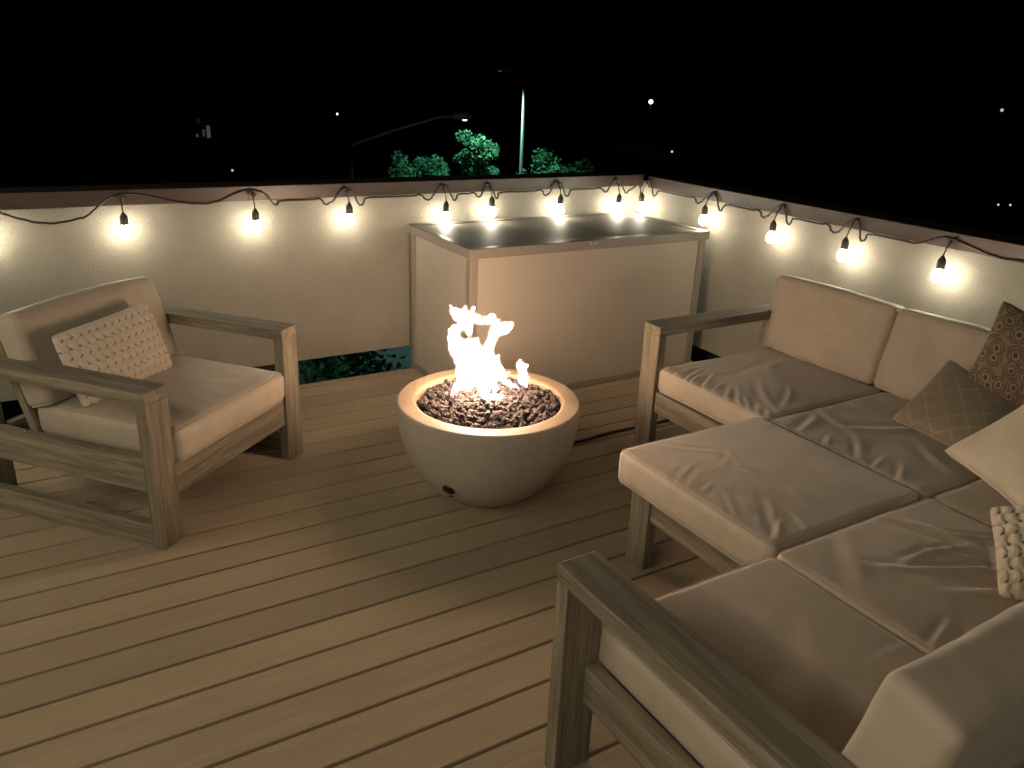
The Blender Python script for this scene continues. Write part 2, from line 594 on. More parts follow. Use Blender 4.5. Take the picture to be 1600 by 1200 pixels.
# ------------------------------------------------------------------ storage box
BX0, BX1, BY0, BY1, BZ = -1.70, -0.115, -0.785, -0.045, 0.862
sb = empty("storage_box", (BX0, BY0, 0), 0, "large pale resin storage box with taupe trim and glossy flat lid in the deck corner", "storage box")
def sbx(lo, hi): return (lo[0] - BX0, lo[1] - BY0, lo[2]), (hi[0] - BX0, hi[1] - BY0, hi[2])
mb = MB()
zc = [0.035, 0.232, 0.428, 0.622, BZ - 0.05]
for i in range(4):
    lo, hi = sbx((BX0 + 0.035, BY0 + 0.014 + 0.0006 * (i % 2), zc[i]), (BX1 - 0.035, BY0 + 0.03, zc[i + 1] - 0.0002)); mb.box(lo, hi, 0.0006)
mb.build("front_panel", M['panel'], sb)
mb = MB()
lo, hi = sbx((BX0 + 0.014, BY0 + 0.035, 0.035), (BX0 + 0.03, BY1 - 0.035, BZ - 0.05)); mb.box(lo, hi, 0.002)
mb.build("side_panel", M['panel'], sb)
mb = MB()
lo, hi = sbx((BX1 - 0.03, BY0 + 0.035, 0.035), (BX1 - 0.014, BY1 - 0.035, BZ - 0.05)); mb.box(lo, hi, 0.002)
mb.build("side_panel", M['panel'], sb)
for xx, yy in ((BX0, BY0), (BX1 - 0.045, BY0), (BX0, BY1 - 0.045), (BX1 - 0.045, BY1 - 0.045)):
    mb = MB()
    lo, hi = sbx((xx, yy, 0.0), (xx + 0.045, yy + 0.045, BZ - 0.045)); mb.box(lo, hi, 0.006, 3)
    mb.build("corner_post", M['frame_grey'], sb)
mb = MB()
lo, hi = sbx((BX0 + 0.045, BY0 + 0.004, 0.004), (BX1 - 0.045, BY0 + 0.03, 0.034)); mb.box(lo, hi, 0.003)
lo, hi = sbx((BX0 + 0.004, BY0 + 0.045, 0.004), (BX0 + 0.03, BY1 - 0.045, 0.034)); mb.box(lo, hi, 0.003)
mb.build("base_trim", M['frame_grey'], sb)
# lid: rim and gently wavy inset skin
lidp = MB()
for lo, hi in (((BX0 - 0.012, BY0 - 0.014, BZ - 0.047), (BX1 + 0.012, BY0 + 0.034, BZ + 0.004)),
               ((BX0 - 0.012, BY1 - 0.03, BZ - 0.047), (BX1 + 0.012, BY1 + 0.012, BZ + 0.006)),
               ((BX0 - 0.012, BY0 + 0.035, BZ - 0.046), (BX0 + 0.03, BY1 - 0.031, BZ + 0.003)),
               ((BX1 - 0.03, BY0 + 0.035, BZ - 0.046), (BX1 + 0.012, BY1 - 0.031, BZ + 0.003))):
    a, b_ = sbx(lo, hi)
    lidp.box(a, b_, 0.006, 3)
lid = lidp.build("lid_rim", M['frame_grey'], sb)
mb = MB()
nx, ny = 60, 26
vs, fs = [], []
x0, x1, y0, y1 = BX0 + 0.02, BX1 - 0.02, BY0 + 0.026, BY1 - 0.02
for j in range(ny + 1):
    for i in range(nx + 1):
        u, v = i / nx, j / ny
        e = min(1, 8 * min(u, 1 - u)) * min(1, 8 * min(v, 1 - v))
        z = BZ - 0.003 + e * (0.010 * noise.noise(Vector((u * 3.1, v * 1.5, 0.3))) - 0.003)
        vs.append((x0 + (x1 - x0) * u - BX0, y0 + (y1 - y0) * v - BY0, z))
for j in range(ny):
    for i in range(nx):
        a = j * (nx + 1) + i
        fs.append((a, a + 1, a + nx + 2, a + nx + 1))
mb.add(vs, fs, None, 0.5, True)
mb.build("lid_skin", M['lid'], sb)
mb = MB()
for dx in (0, 0.033):
    a, b_ = sbx((-0.985 + dx, BY0 - 0.020, BZ - 0.020), (-0.965 + dx, BY0 - 0.0145, BZ - 0.006)); mb.box(a, b_, 0.002)
mb.build("latch", M['panel'], sb)

# ------------------------------------------------------------------ cushions
def fold(x, y, f):
    """f = (x0,y0,ang,len,width,amp,curve)"""
    x0, y0, ang, L, w, amp, cv = f
    ca, sa = math.cos(ang), math.sin(ang)
    dx, dy = x - x0, y - y0
    t = dx * ca + dy * sa
    s = -dx * sa + dy * ca - cv * t * t
    if abs(t) > L or abs(s) > 3 * w:
        return 0
    e = math.exp(-(t / (L * 0.5)) ** 2)
    return amp * e * (math.exp(-(s / w) ** 2) - 0.75 * math.exp(-((s - 1.5 * w) / (w * 1.1)) ** 2))

def cushion(name, size, m_par, parent, mtx=None, r=0.03, bulge=0.012, folds=(), seed=0, res=0.008, wr=0.002, piping=True, label=None, sag=0.0, sidefold=0.0, fscale=0.9):
    hx, hy, hz = [s / 2 for s in size]
    nx, ny, nz = max(8, int(size[0] / res)), max(8, int(size[1] / res)), max(6, int(size[2] / 0.012))
    def P(i, n, h):
        # finer near the edges
        t = i / n * 2 - 1
        return h * (t * 0.55 + 0.45 * math.sin(t * math.pi / 2))
    idx, vs = {}, []
    def vert(i, j, k):
        key = (i, j, k)
        if key in idx:
            return idx[key]
        p = Vector((P(i, nx, hx), P(j, ny, hy), P(k, nz, hz)))
        q = Vector((max(-hx + r, min(hx - r, p.x)), max(-hy + r, min(hy - r, p.y)), max(-hz + r, min(hz - r, p.z))))
        d = p - q
        if d.length > 1e-9:
            d.normalize()
        o = q + d * r
        u, v, w = o.x / hx, o.y / hy, o.z / hz
        tf = max(0, d.z)
        # crown
        o.z += tf * (bulge * (1 - u * u) * (1 - v * v) - sag * math.exp(-((u * u + v * v) / 0.35)))
        # sides belly out a little, corners pinched
        side = (1 - w * w)
        o.x += d.x * bulge * 0.55 * side * (1 - 0.6 * v * v)
        o.y += d.y * bulge * 0.55 * side * (1 - 0.6 * u * u)
        n1 = noise.noise(Vector((o.x * 5, o.y * 5, seed + o.z * 5)))
        n2 = noise.noise(Vector((o.x * 17, o.y * 13, seed * 2 + 5 + o.z * 9)))
        o += d * (wr * 2.2 * n1 + wr * 0.8 * n2)
        if tf > 0.2:
            for f in folds:
                o.z += tf * fold(o.x, o.y, f) * fscale
        if sidefold and abs(d.z) < 0.8:
            o += d * sidefold * noise.noise(Vector((o.x * 26, o.y * 26, seed + o.z * 6)))
        idx[key] = len(vs)
        vs.append(o)
        return idx[key]
    fs = []
    for i in range(nx):
        for j in range(ny):
            fs.append((vert(i, j, nz), vert(i + 1, j, nz), vert(i + 1, j + 1, nz), vert(i, j + 1, nz)))
            if i % 1 == 0:
                fs.append((vert(i, j, 0), vert(i, j + 1, 0), vert(i + 1, j + 1, 0), vert(i + 1, j, 0)))
    for i in range(nx):
        for k in range(nz):
            fs.append((vert(i, 0, k), vert(i + 1, 0, k), vert(i + 1, 0, k + 1), vert(i, 0, k + 1)))
            fs.append((vert(i, ny, k), vert(i, ny, k + 1), vert(i + 1, ny, k + 1), vert(i + 1, ny, k)))
    for j in range(ny):
        for k in range(nz):
            fs.append((vert(0, j, k), vert(0, j, k + 1), vert(0, j + 1, k + 1), vert(0, j + 1, k)))
            fs.append((vert(nx, j, k), vert(nx, j + 1, k), vert(nx, j + 1, k + 1), vert(nx, j, k + 1)))
    if mtx is not None:
        vs2 = [mtx @ v for v in vs]
    else:
        vs2 = vs
    mb = MB()
    mb.add(vs2, fs, None, 0.5, True)
    o = mb.build(name, m_par, parent, label)
    if piping:
        for sgn in (1, -1):
            pts = []
            rr = r * 1.0
            zz = sgn * (hz - r * 0.32)
            off = -r * 0.30
            for cx_, cy_, a0 in ((hx - rr, hy - rr, 0), (-hx + rr, hy - rr, 90), (-hx + rr, -hy + rr, 180), (hx - rr, -hy + rr, 270)):
                for q in range(0, 91, 15):
                    th = math.radians(a0 + q)
                    pts.append(Vector((cx_ + (rr + off) * math.cos(th) , cy_ + (rr + off) * math.sin(th), zz)))
            dense = []
            for i in range(len(pts)):
                a, b_ = pts[i], pts[(i + 1) % len(pts)]
                nseg = max(1, int((b_ - a).length / 0.03))
                for q in range(nseg):
                    p = a.lerp(b_, q / nseg)
                    u, v = p.x / hx, p.y / hy
                    d = Vector((p.x / hx if abs(u) > abs(v) else 0, p.y / hy if abs(v) >= abs(u) else 0, 0)).normalized()
                    n1 = noise.noise(Vector((p.x * 5, p.y * 5, seed + p.z * 5)))
                    p = p + Vector((0, 0, sgn)) * 0.0015 + (d * 0.7 + Vector((0, 0, 0.7 * sgn))) * (wr * 2.2 * n1)
                    dense.append(p)
            if mtx is not None:
                dense = [mtx @ p for p in dense]
            mb = MB()
            mb.tube(dense, 0.0036, 6, closed=True)
            mb.build("piping", M['cushion_seam'], o)
    return o

def T(x, y, z, rx=0, ry=0, rz=0):
    return Matrix.Translation((x, y, z)) @ Matrix.Rotation(rz, 4, 'Z') @ Matrix.Rotation(ry, 4, 'Y') @ Matrix.Rotation(rx, 4, 'X')

def seat(x0, x1, y0, y1, z0, z1, parent, org, **k):
    m = T((x0 + x1) / 2 - org[0], (y0 + y1) / 2 - org[1], (z0 + z1) / 2 - org[2])
    return cushion("seat_cushion", (x1 - x0, y1 - y0, z1 - z0), M['cushion'], parent, m, **k)

def arm_loop(parent, mk, L, z_top=0.618, w=0.113, t=0.046, runner=0.095, rail=(0.232, 0.362), name="armrest"):
    """arm frame in local x(across 0..w), y(0..L back). mk(lo,hi) boxes into parent"""
    def part(nm, boxes, lb=None):
        mb = MB()
        for lo, hi in boxes:
            mb.box(lo, hi, 0.004, 2, mk)
        return mb.build(nm, M['teak'], parent, lb)
    part(name, [((0, 0, z_top - t), (w, L, z_top))])
    part("leg", [((0.001, 0.001, 0.0), (w - 0.001, t, z_top - t - 0.0005))])
    part("leg", [((0.001, L - t, 0.0), (w - 0.001, L - 0.001, z_top - t - 0.0005))])
    if runner:
        part("bottom_runner", [((0.003, t + 0.0005, 0.0), (0.045, L - t - 0.0005, runner))])
    xr = 0.004 if runner else 0.072
    part("side_rail", [((xr, t + 0.0005, rail[0]), (xr + 0.038, L - t - 0.0005, rail[1]))])

# ------------------------------------------------------------------ armchair
A = math.radians(40.5)
ch = empty("armchair", (-3.32, -1.49, 0), A, "weathered wood armchair with thick beige cushions standing left of the fire bowl", "armchair")
# local axes: x = across (e), y = back (b)
arm_loop(ch, Matrix.Identity(4), 0.86)
arm_loop(ch, Matrix.Translation((0.92, 0, 0)) @ Matrix.Scale(-1, 4, (1, 0, 0)), 0.86)
mb = MB(); mb.box((0.114, 0.012, 0.175), (0.806, 0.045, 0.30), 0.004); mb.build("front_rail", M['teak'], ch)
mb = MB(); mb.box((0.114, 0.78, 0.20), (0.806, 0.815, 0.33), 0.004); mb.build("back_rail", M['teak'], ch)
mb = MB()
for i in range(7):
    mb.box((0.115, 0.09 + i * 0.1, 0.262), (0.805, 0.15 + i * 0.1, 0.285), 0.003)
mb.build("seat_slats", M['teak'], ch)
rk = math.radians(-17)
mb = MB()
for xx in (0.114, 0.776):
    mb.box((xx, -0.018, 0.0), (xx + 0.03, 0.018, 0.40), 0.003, 2, T(0, 0.665, 0.29, rk))
for zz in (0.05, 0.17, 0.29):
    mb.box((0.145, -0.010, zz), (0.775, 0.010, zz + 0.07), 0.003, 2, T(0, 0.665, 0.29, rk))
mb.build("back_frame", M['teak'], ch)
cushion("seat_cushion", (0.69, 0.66, 0.135), M['cushion'], ch, T(0.46, 0.318, 0.368), r=0.032, bulge=0.014, seed=3, wr=0.0022)
cushion("back_cushion", (0.715, 0.13, 0.37), M['cushion'], ch, T(0.450, 0.655, 0.60, rk), r=0.035, bulge=0.014, seed=5, wr=0.0022)
mb = MB()
for p in ((0.0235, 0.23, 0.363), (0.0235, 0.60, 0.363)):
    mb = MB()
    mb.lathe([(0.0001, 0.004), (0.006, 0.003), (0.008, 0.0)], 12, p)
    mb.build("screw_cap", M['brass'], ch)

# ------------------------------------------------------------------ sofa, ottoman
def rects(parent, org, nm, lst, axis=None):
    for lo, hi in lst:
        mb = MB()
        mb.box([lo[i] - org[i] for i in range(3)], [hi[i] - org[i] for i in range(3)], 0.004, 2, None, 0.5, axis)
        mb.build(nm, M['teak'], parent)

ZS0, ZS1 = 0.302, 0.425
# --- section along the far right parapet
O = (-1.13, -1.48, 0)
se = empty("sofa_section", O, 0, "two-seat sofa section against the right parapet, its armrest near the storage box", "sofa", "modular sofa sections")
arm_loop(se, Matrix.Rotation(math.radians(-90), 4, 'Z'), 0.93, rail=(0.205, 0.30), runner=0)
rects(se, O, "front_rail", [((-1.118, -2.93, 0.195), (-1.083, -1.596, 0.296))])
rects(se, O, "seat_base", [((-1.08, -2.93, 0.255), (-0.24, -1.596, 0.296))])
rects(se, O, "leg", [((-1.12, -2.96, 0), (-1.02, -2.932, 0.296)), ((-0.30, -2.96, 0), (-0.2, -2.932, 0.296))])
rects(se, O, "back_rail", [((-0.235, -2.96, 0.19), (-0.2, -1.596, 0.60))])
fr = random.Random(3)
f1 = [(-0.335 + fr.uniform(-0.02, 0.03), 0.30 - 0.06 * i + fr.uniform(-0.015, 0.015), math.radians(6 + 5 * i + fr.uniform(-10, 10)), fr.uniform(0.09, 0.2), fr.uniform(0.009, 0.014), fr.uniform(0.005, 0.010), fr.uniform(-0.6, 1)) for i in range(11)]
f1 += [(-0.20, -0.16, math.radians(55), 0.26, 0.017, 0.008, -0.8), (-0.12, -0.22, math.radians(35), 0.2, 0.014, 0.007, 0.5), (0.1, 0.1, math.radians(12), 0.35, 0.03, 0.003, 0.2)]
seat(-1.125, -0.37, -2.268, -1.600, ZS0, ZS1, se, O, folds=f1, seed=11, bulge=0.008, wr=0.0014, sidefold=0.001)
f2 = [(-0.28, 0.22, math.radians(20), 0.25, 0.02, 0.009, 0.8), (-0.15, 0.2, math.radians(70), 0.2, 0.018, 0.008, -1), (-0.05, 0.05, math.radians(-30), 0.3, 0.024, 0.008, 0.7),
      (-0.28, -0.02, math.radians(40), 0.18, 0.014, 0.008, 0.5), (-0.33, -0.13, math.radians(15), 0.14, 0.011, 0.008, 0.5), (-0.32, -0.22, math.radians(30), 0.14, 0.012, 0.008, 0.5),
      (0.08, 0.2, math.radians(110), 0.2, 0.025, 0.007, 0.5), (-0.1, -0.2, math.radians(60), 0.22, 0.02, 0.007, -0.6), (-0.34, 0.08, math.radians(30), 0.12, 0.012, 0.008, 0.3)]
seat(-1.125, -0.37, -2.958, -2.272, ZS0, ZS1, se, O, folds=f2, seed=13, bulge=0.008, wr=0.002, sidefold=0.001)
lean = math.radians(12)
for y0, y1, sd in ((-2.222, -1.545, 21), (-2.925, -2.230, 22)):
    m = T(-0.332 - O[0], (y0 + y1) / 2 - O[1], 0.605, 0, lean, 0)
    cushion("back_cushion", (0.12, y1 - y0, 0.37), M['cushion'], se, m, r=0.03, bulge=0.012, seed=sd, wr=0.0022)

# --- corner
O = (-1.12, -2.97, 0)
sc = empty("sofa_corner", O, 0, "square corner piece joining the two sofa sections, mostly hidden beneath the throw pillows", "sofa", "modular sofa sections")
rects(sc, O, "seat_base", [((-1.11, -3.90, 0.20), (-0.2, -2.975, 0.296))])
rects(sc, O, "leg", [((-1.10, -3.06, 0), (-1.0, -2.98, 0.199)), ((-0.3, -3.06, 0), (-0.2, -2.98, 0.199)), ((-1.10, -3.90, 0), (-1.0, -3.82, 0.199)), ((-0.3, -3.90, 0), (-0.2, -3.82, 0.199))])
rects(sc, O, "back_rail", [((-0.235, -3.86, 0.297), (-0.2, -2.975, 0.60)), ((-1.11, -3.90, 0.297), (-0.2, -3.865, 0.60))])
seat(-1.115, -0.37, -3.70, -2.975, ZS0, ZS1, sc, O, seed=15, wr=0.003)
cushion("back_cushion", (0.12, 0.62, 0.37), M['cushion'], sc, T(-0.332 - O[0], -3.30 - O[1], 0.605, 0, lean, 0), r=0.03, bulge=0.012, seed=23)
cushion("back_cushion", (0.62, 0.12, 0.37), M['cushion'], sc, T(-0.80 - O[0], -3.735 - O[1], 0.615, lean, 0, 0), r=0.03, bulge=0.012, seed=24)

# --- near section, its back to the camera
O = (-2.62, -2.972, 0)
sn = empty("sofa_section", O, 0, "nearest two-seat sofa section with a dark armrest in the foreground, its back to the viewer", "sofa", "modular sofa sections")
arm_loop(sn, Matrix.Scale(-1, 4, (0, 1, 0)), 0.95, rail=(0.215, 0.325), runner=0)
rects(sn, O, "front_rail", [((-2.505, -3.012, 0.195), (-1.15, -2.978, 0.296))])
rects(sn, O, "seat_base", [((-2.505, -3.86, 0.255), (-1.15, -3.015, 0.296))])
rects(sn, O, "leg", [((-1.148, -3.08, 0), (-1.126, -2.985, 0.296)), ((-1.148, -3.9, 0), (-1.126, -3.80, 0.296))])
rects(sn, O, "back_rail", [((-2.505, -3.90, 0.19), (-1.15, -3.865, 0.60))])
f3 = [(0.02, 0.17, math.radians(62), 0.075, 0.013, 0.006, 0), (0.05, 0.17, math.radians(70), 0.06, 0.010, 0.005, 0), (0.12, 0.04, math.radians(45), 0.16, 0.03, 0.004, 0),
      (0.25, -0.1, math.radians(0), 0.12, 0.01, 0.004, 0), (-0.05, -0.1, math.radians(30), 0.3, 0.04, 0.004, 0)]
seat(-2.503, -1.868, -3.66, -2.975, ZS0, ZS1, sn, O, folds=f3, seed=17, wr=0.0010, bulge=0.006, sidefold=0.001, fscale=0.4)
f4 = [(0.0, 0.03, math.radians(-28), 0.34, 0.014, 0.013, 0.35), (0.06, 0.11, math.radians(-12), 0.26, 0.012, 0.011, -0.5), (0.15, -0.02, math.radians(38), 0.22, 0.014, 0.012, 0.5),
      (0.1, 0.05, math.radians(-50), 0.16, 0.010, 0.009, 0.6), (-0.03, 0.12, math.radians(5), 0.18, 0.010, 0.007, 0.8), (0.24, 0.1, math.radians(-35), 0.2, 0.012, 0.010, 0.3),
      (-0.16, 0.08, math.radians(95), 0.20, 0.026, 0.005, 0.3), (0.02, -0.1, math.radians(-35), 0.24, 0.017, 0.012, -0.8), (0.16, 0.16, math.radians(110), 0.24, 0.02, 0.011, 0.4),
      (-0.29, -0.12, math.radians(15), 0.12, 0.010, 0.009, 0.4), (-0.28, -0.18, math.radians(22), 0.13, 0.011, 0.009, 0.4), (-0.28, -0.24, math.radians(30), 0.12, 0.010, 0.008, 0.4),
      (0.22, 0.0, math.radians(-60), 0.2, 0.016, 0.010, 0.3), (-0.2, 0.2, math.radians(50), 0.25, 0.03, 0.006, 0)]
seat(-1.860, -1.128, -3.66, -2.975, ZS0, ZS1 + 0.004, sn, O, folds=f4, seed=19, wr=0.0016, bulge=0.009, sidefold=0.001, fscale=0.8)
for x0, x1, sd in ((-2.50, -1.86, 31), (-1.85, -1.13, 32)):
    cushion("back_cushion", (x1 - x0, 0.14, 0.39), M['cushion'], sn, T((x0 + x1) / 2 - O[0], -3.735 - O[1], 0.612, lean, 0, 0), r=0.024, bulge=0.016, seed=sd, wr=0.003, piping=False)

# --- ottoman
O = (-1.85, -2.96, 0)
ot = empty("ottoman", O, 0, "square ottoman with thick beige cushion and wooden frame, set in the angle of the sofa", "ottoman")
fr = random.Random(5)
f5 = [(-0.28 + fr.uniform(-0.02, 0.03), 0.10 - 0.055 * i + fr.uniform(-0.015, 0.015), math.radians(20 + 6 * i + fr.uniform(-14, 14)), fr.uniform(0.06, 0.16), fr.uniform(0.007, 0.014), fr.uniform(0.0015, 0.0042), fr.uniform(-1, 1)) for i in range(8)]
f5 += [(-0.05, 0.12 - 0.03 * i, math.radians(40 + 25 * i), 0.12, 0.012, 0.005, 1.5) for i in range(4)]
f5 += [(-0.12, 0.22, math.radians(-40), 0.2, 0.014, 0.004, 0.5), (-0.22, -0.24, math.radians(50), 0.18, 0.014, 0.009, 0.3), (-0.26, -0.30, math.radians(35), 0.12, 0.011, 0.008, 0.3), (-0.17, -0.31, math.radians(70), 0.12, 0.012, 0.008, 0.3),
       (-0.02, -0.1, math.radians(80), 0.3, 0.02, 0.004, 0.5)]
seat(-1.855, -1.138, -2.962, -2.238, 0.30, 0.432, ot, O, folds=f5, seed=41, bulge=0.009, wr=0.0014, r=0.026, sidefold=0.001, fscale=0.55)
rects(ot, O, "leg", [((-1.822, -2.40, 0), (-1.777, -2.30, 0.298)), ((-1.822, -2.90, 0), (-1.777, -2.80, 0.298)), ((-1.215, -2.40, 0), (-1.170, -2.30, 0.298)), ((-1.215, -2.90, 0), (-1.170, -2.80, 0.298))], 2)
rects(ot, O, "rail", [((-1.816, -2.799, 0.205), (-1.78, -2.401, 0.283)), ((-1.212, -2.799, 0.205), (-1.176, -2.401, 0.283)),
                      ((-1.776, -2.34, 0.205), (-1.216, -2.304, 0.283)), ((-1.776, -2.896, 0.205), (-1.216, -2.86, 0.283))])
rects(ot, O, "seat_base", [((-1.775, -2.858, 0.262), (-1.217, -2.342, 0.297))])

# ------------------------------------------------------------------ pillows
def pillow(name, corners, th, m, label, cat="pillow", knit=None, knit_d=0.010, n=56, pinch=0.10, seed=0):
    """corners TL,TR,BR,BL in world; th = half thickness"""
    TL, TR, BR, BL = [Vector(c) for c in corners]
    ctr = (TL + TR + BR + BL) / 4
    nrm = (TR - TL).cross(BL - TL).normalized()
    if nrm.dot(Vector((-3.55, -4.26, 1.67)) - ctr) < 0:
        nrm = -nrm
    W_, H_ = (TR - TL).length, (TL - BL).length
    t = bpy.data.objects.new(name, None)
    def surf(u, v, side):
        # pull the edge midpoints in
        uu = u * (1 - pinch * (1 - v * v) * abs(u) ** 3 * 0.6)
        vv = v * (1 - pinch * (1 - u * u) * abs(v) ** 3 * 0.6)
        a, b_ = (uu + 1) / 2, (vv + 1) / 2
        p = (BL.lerp(BR, a)).lerp(TL.lerp(TR, a), b_)
        h = th * max(0, (1 - u ** 2) * (1 - v ** 2)) ** 0.42
        h *= 1 + 0.10 * noise.noise(Vector((u * 1.7, v * 1.7, seed)))
        e = min(1 - abs(u), 1 - abs(v))
        rad = math.exp(-(e / 0.22) ** 2)
        h += 0.0045 * rad * noise.noise(Vector((u * 7, v * 7, seed + 3))) * min(1, e * 12)
        if knit and e > 0.01:
            kx, ky = knit
            px, py = (u + 1) / 2 * kx, (v + 1) / 2 * ky
            row = math.floor(py)
            qx = px + 0.5 * (row % 2) + 0.22 * math.sin(py * math.pi)
            fx, fy = qx - math.floor(qx), py - row
            st = (math.sin(math.pi * fx) ** 0.5) * (math.sin(math.pi * fy) ** 0.5) * (0.8 + 0.4 * fx)
            h += knit_d * (st - 0.5) * min(1, e * 10)
        cr_ = 0.035 * (u * u * v * v) ** 5
        p = p.lerp(ctr, cr_)
        return p + nrm * h * side
    def dimple_shade(u, v):  # marks the dimples that get painted shade
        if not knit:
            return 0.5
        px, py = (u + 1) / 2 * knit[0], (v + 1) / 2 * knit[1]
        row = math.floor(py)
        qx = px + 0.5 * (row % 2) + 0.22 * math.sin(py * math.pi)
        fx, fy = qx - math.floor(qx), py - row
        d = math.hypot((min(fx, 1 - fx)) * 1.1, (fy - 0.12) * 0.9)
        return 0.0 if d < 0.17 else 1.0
    mb = MB()
    vs, fs, pu, bb = [], [], [], []
    nn = int(n * (2.6 if knit else 1))
    for side in (1, -1):
        o = len(vs)
        for j in range(nn + 1):
            for i in range(nn + 1):
                u, v = i / nn * 2 - 1, j / nn * 2 - 1
                u = 0.5 * u + 0.5 * math.sin(u * math.pi / 2)
                v = 0.5 * v + 0.5 * math.sin(v * math.pi / 2)
                vs.append(surf(u, v, side) - ctr)
                pu.append(((u + 1) / 2 * W_ * 2, (v + 1) / 2 * H_ * 2, 0.37 * seed))
                bb.append(dimple_shade(u, v))
        for j in range(nn):
            for i in range(nn):
                a = o + j * (nn + 1) + i
                q = (a, a + 1, a + nn + 2, a + nn + 1)
                fs.append(q if side == 1 else q[::-1])
    mb.add(vs, fs, pu, bb, True)
    ob = mb.build(name, m, None, label, cat)
    me = ob.data
    at = me.attributes.new("pu", 'FLOAT_VECTOR', 'POINT')
    at.data.foreach_set("vector", [x for g in pu for x in g])
    bm = bmesh.new()
    bm.from_mesh(me)
    bmesh.ops.remove_doubles(bm, verts=bm.verts, dist=0.0004)
    bmesh.ops.recalc_face_normals(bm, faces=bm.faces)
    bm.to_mesh(me)
    bm.free()
    ob.location = ctr
    # welt round the edge
    if not knit:
        pts = []
        for a0, a1 in (((-1, -1), (1, -1)), ((1, -1), (1, 1)), ((1, 1), (-1, 1)), ((-1, 1), (-1, -1))):
            for i in range(16):
                s_ = i / 16
                pts.append(surf(a0[0] + (a1[0] - a0[0]) * s_, a0[1] + (a1[1] - a0[1]) * s_, 0) - ctr)
        mb = MB()
        mb.tube(pts, 0.0032, 6, closed=True)
        w = mb.build("seam", m, ob)
        at = w.data.attributes.new("pu", 'FLOAT_VECTOR', 'POINT')
    return ob

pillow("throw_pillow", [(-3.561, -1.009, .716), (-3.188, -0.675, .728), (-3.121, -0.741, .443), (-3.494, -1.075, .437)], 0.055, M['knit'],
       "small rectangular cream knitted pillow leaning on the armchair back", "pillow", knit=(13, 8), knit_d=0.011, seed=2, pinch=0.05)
pillow("throw_pillow", [(-.47, -2.715, .965), (-.42, -3.16, .84), (-.50, -3.08, .50), (-.56, -2.70, .655)], 0.07, M['circles'],
       "dark brown pillow printed with rings, leaning high on the sofa back at the right", seed=4)
pillow("throw_pillow", [(-.500, -2.590, .695), (-.50, -3.03, .570), (-.79, -3.01, .455), (-.79, -2.58, .487)], 0.06, M['lattice'],
       "olive tan pillow with a pale lattice print, lying in front of the ring-printed pillow", seed=5)
pillow("throw_pillow", [(-.700, -3.147, .903), (-.822, -3.612, .749), (-1.156, -3.427, .436), (-1.058, -2.943, .562)], 0.085, M['cream'],
       "plain smooth cream pillow tilted over the sofa corner", seed=6, pinch=0.16)
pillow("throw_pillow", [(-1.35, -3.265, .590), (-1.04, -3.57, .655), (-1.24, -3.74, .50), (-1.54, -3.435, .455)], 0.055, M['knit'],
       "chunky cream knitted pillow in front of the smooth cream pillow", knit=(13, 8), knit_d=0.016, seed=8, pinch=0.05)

# ------------------------------------------------------------------ fire bowl
FC = (-2.03, -1.592)
R0 = 0.382
fp = empty("fire_bowl", (FC[0], FC[1], 0), 0, "round cast concrete fire bowl with pale wide rim in the middle of the deck", "fire pit")
prof = [(0.0001, 0.0), (0.165, 0.0), (0.178, 0.006)]
for i in range(1, 25):
    th = i / 24
    z = 0.006 + 0.399 * th
    r = 0.178 + (R0 - 0.178) * (1 - (1 - th) ** 2.15) ** 0.78
    prof.append((r, z))
prof += [(R0 - 0.001, 0.413), (R0 - 0.004, 0.418), (R0 - 0.009, 0.420)]
mb = MB(); mb.lathe(prof, 96); mb.build("bowl", M['concrete'], fp)
mb = MB()
mb.lathe([(R0 - 0.009, 0.4203), (0.318, 0.4205), (0.308, 0.419), (0.303, 0.413), (0.300, 0.36), (0.29, 0.30), (0.0001, 0.30)], 96)
mb.build("rim", M['rim'], fp)
# round vent and key slot, low on the outside facing the camera
import mathutils
def on_bowl(ang, z):
    th = (z - 0.006) / 0.399
    r = 0.178 + (R0 - 0.178) * (1 - (1 - th) ** 2.15) ** 0.78
    th2 = th + 0.02
    r2 = 0.178 + (R0 - 0.178) * (1 - (1 - th2) ** 2.15) ** 0.78
    p = Vector((r * math.cos(ang), r * math.sin(ang), z))
    t = Vector(((r2 - r) * math.cos(ang), (r2 - r) * math.sin(ang), 0.02 * 0.399)).normalized()
    n = Vector((math.cos(ang), math.sin(ang), 0))
    n = (n - t * n.dot(t)).normalized()
    return p, n, t
va = math.atan2(-4.26 + 1.592, -3.55 + 2.03) - 0.50
p, n, t = on_bowl(va, 0.135)
q = n.to_track_quat('Z', 'Y').to_matrix().to_4x4()
q.translation = p
mb = MB()
def tr(mb_, mtx, fn):
    m2 = MB(); fn(m2)
    mb_.add([mtx @ Vector(v) for v in m2.v], m2.f, None, 0.5, True)
tr(mb, q, lambda m2: m2.lathe([(0.0001, 0.002), (0.013, 0.002), (0.017, 0.007), (0.024, 0.007), (0.027, 0.0)], 24))
for k in range(5):
    th = k * 2 * math.pi / 5
    tr(mb, q @ Matrix.Rotation(th, 4, 'Z'), lambda m2: m2.tube([(0.004, 0, 0.006), (0.016, 0.006, 0.008)], 0.003, 6))
mb.build("gas_valve", M['iron'], fp)
p, n, t = on_bowl(va - 0.03, 0.086)
q = n.to_track_quat('Z', 'Y').to_matrix().to_4x4()
q.translation = p
mb = MB()
tr(mb, q @ Matrix.Rotation(0.5, 4, 'Z'), lambda m2: m2.tube([(-0.014, 0, 0.000), (0.014, 0, 0.000)], 0.004, 8))
mb.build("key_slot", M['iron'], fp)

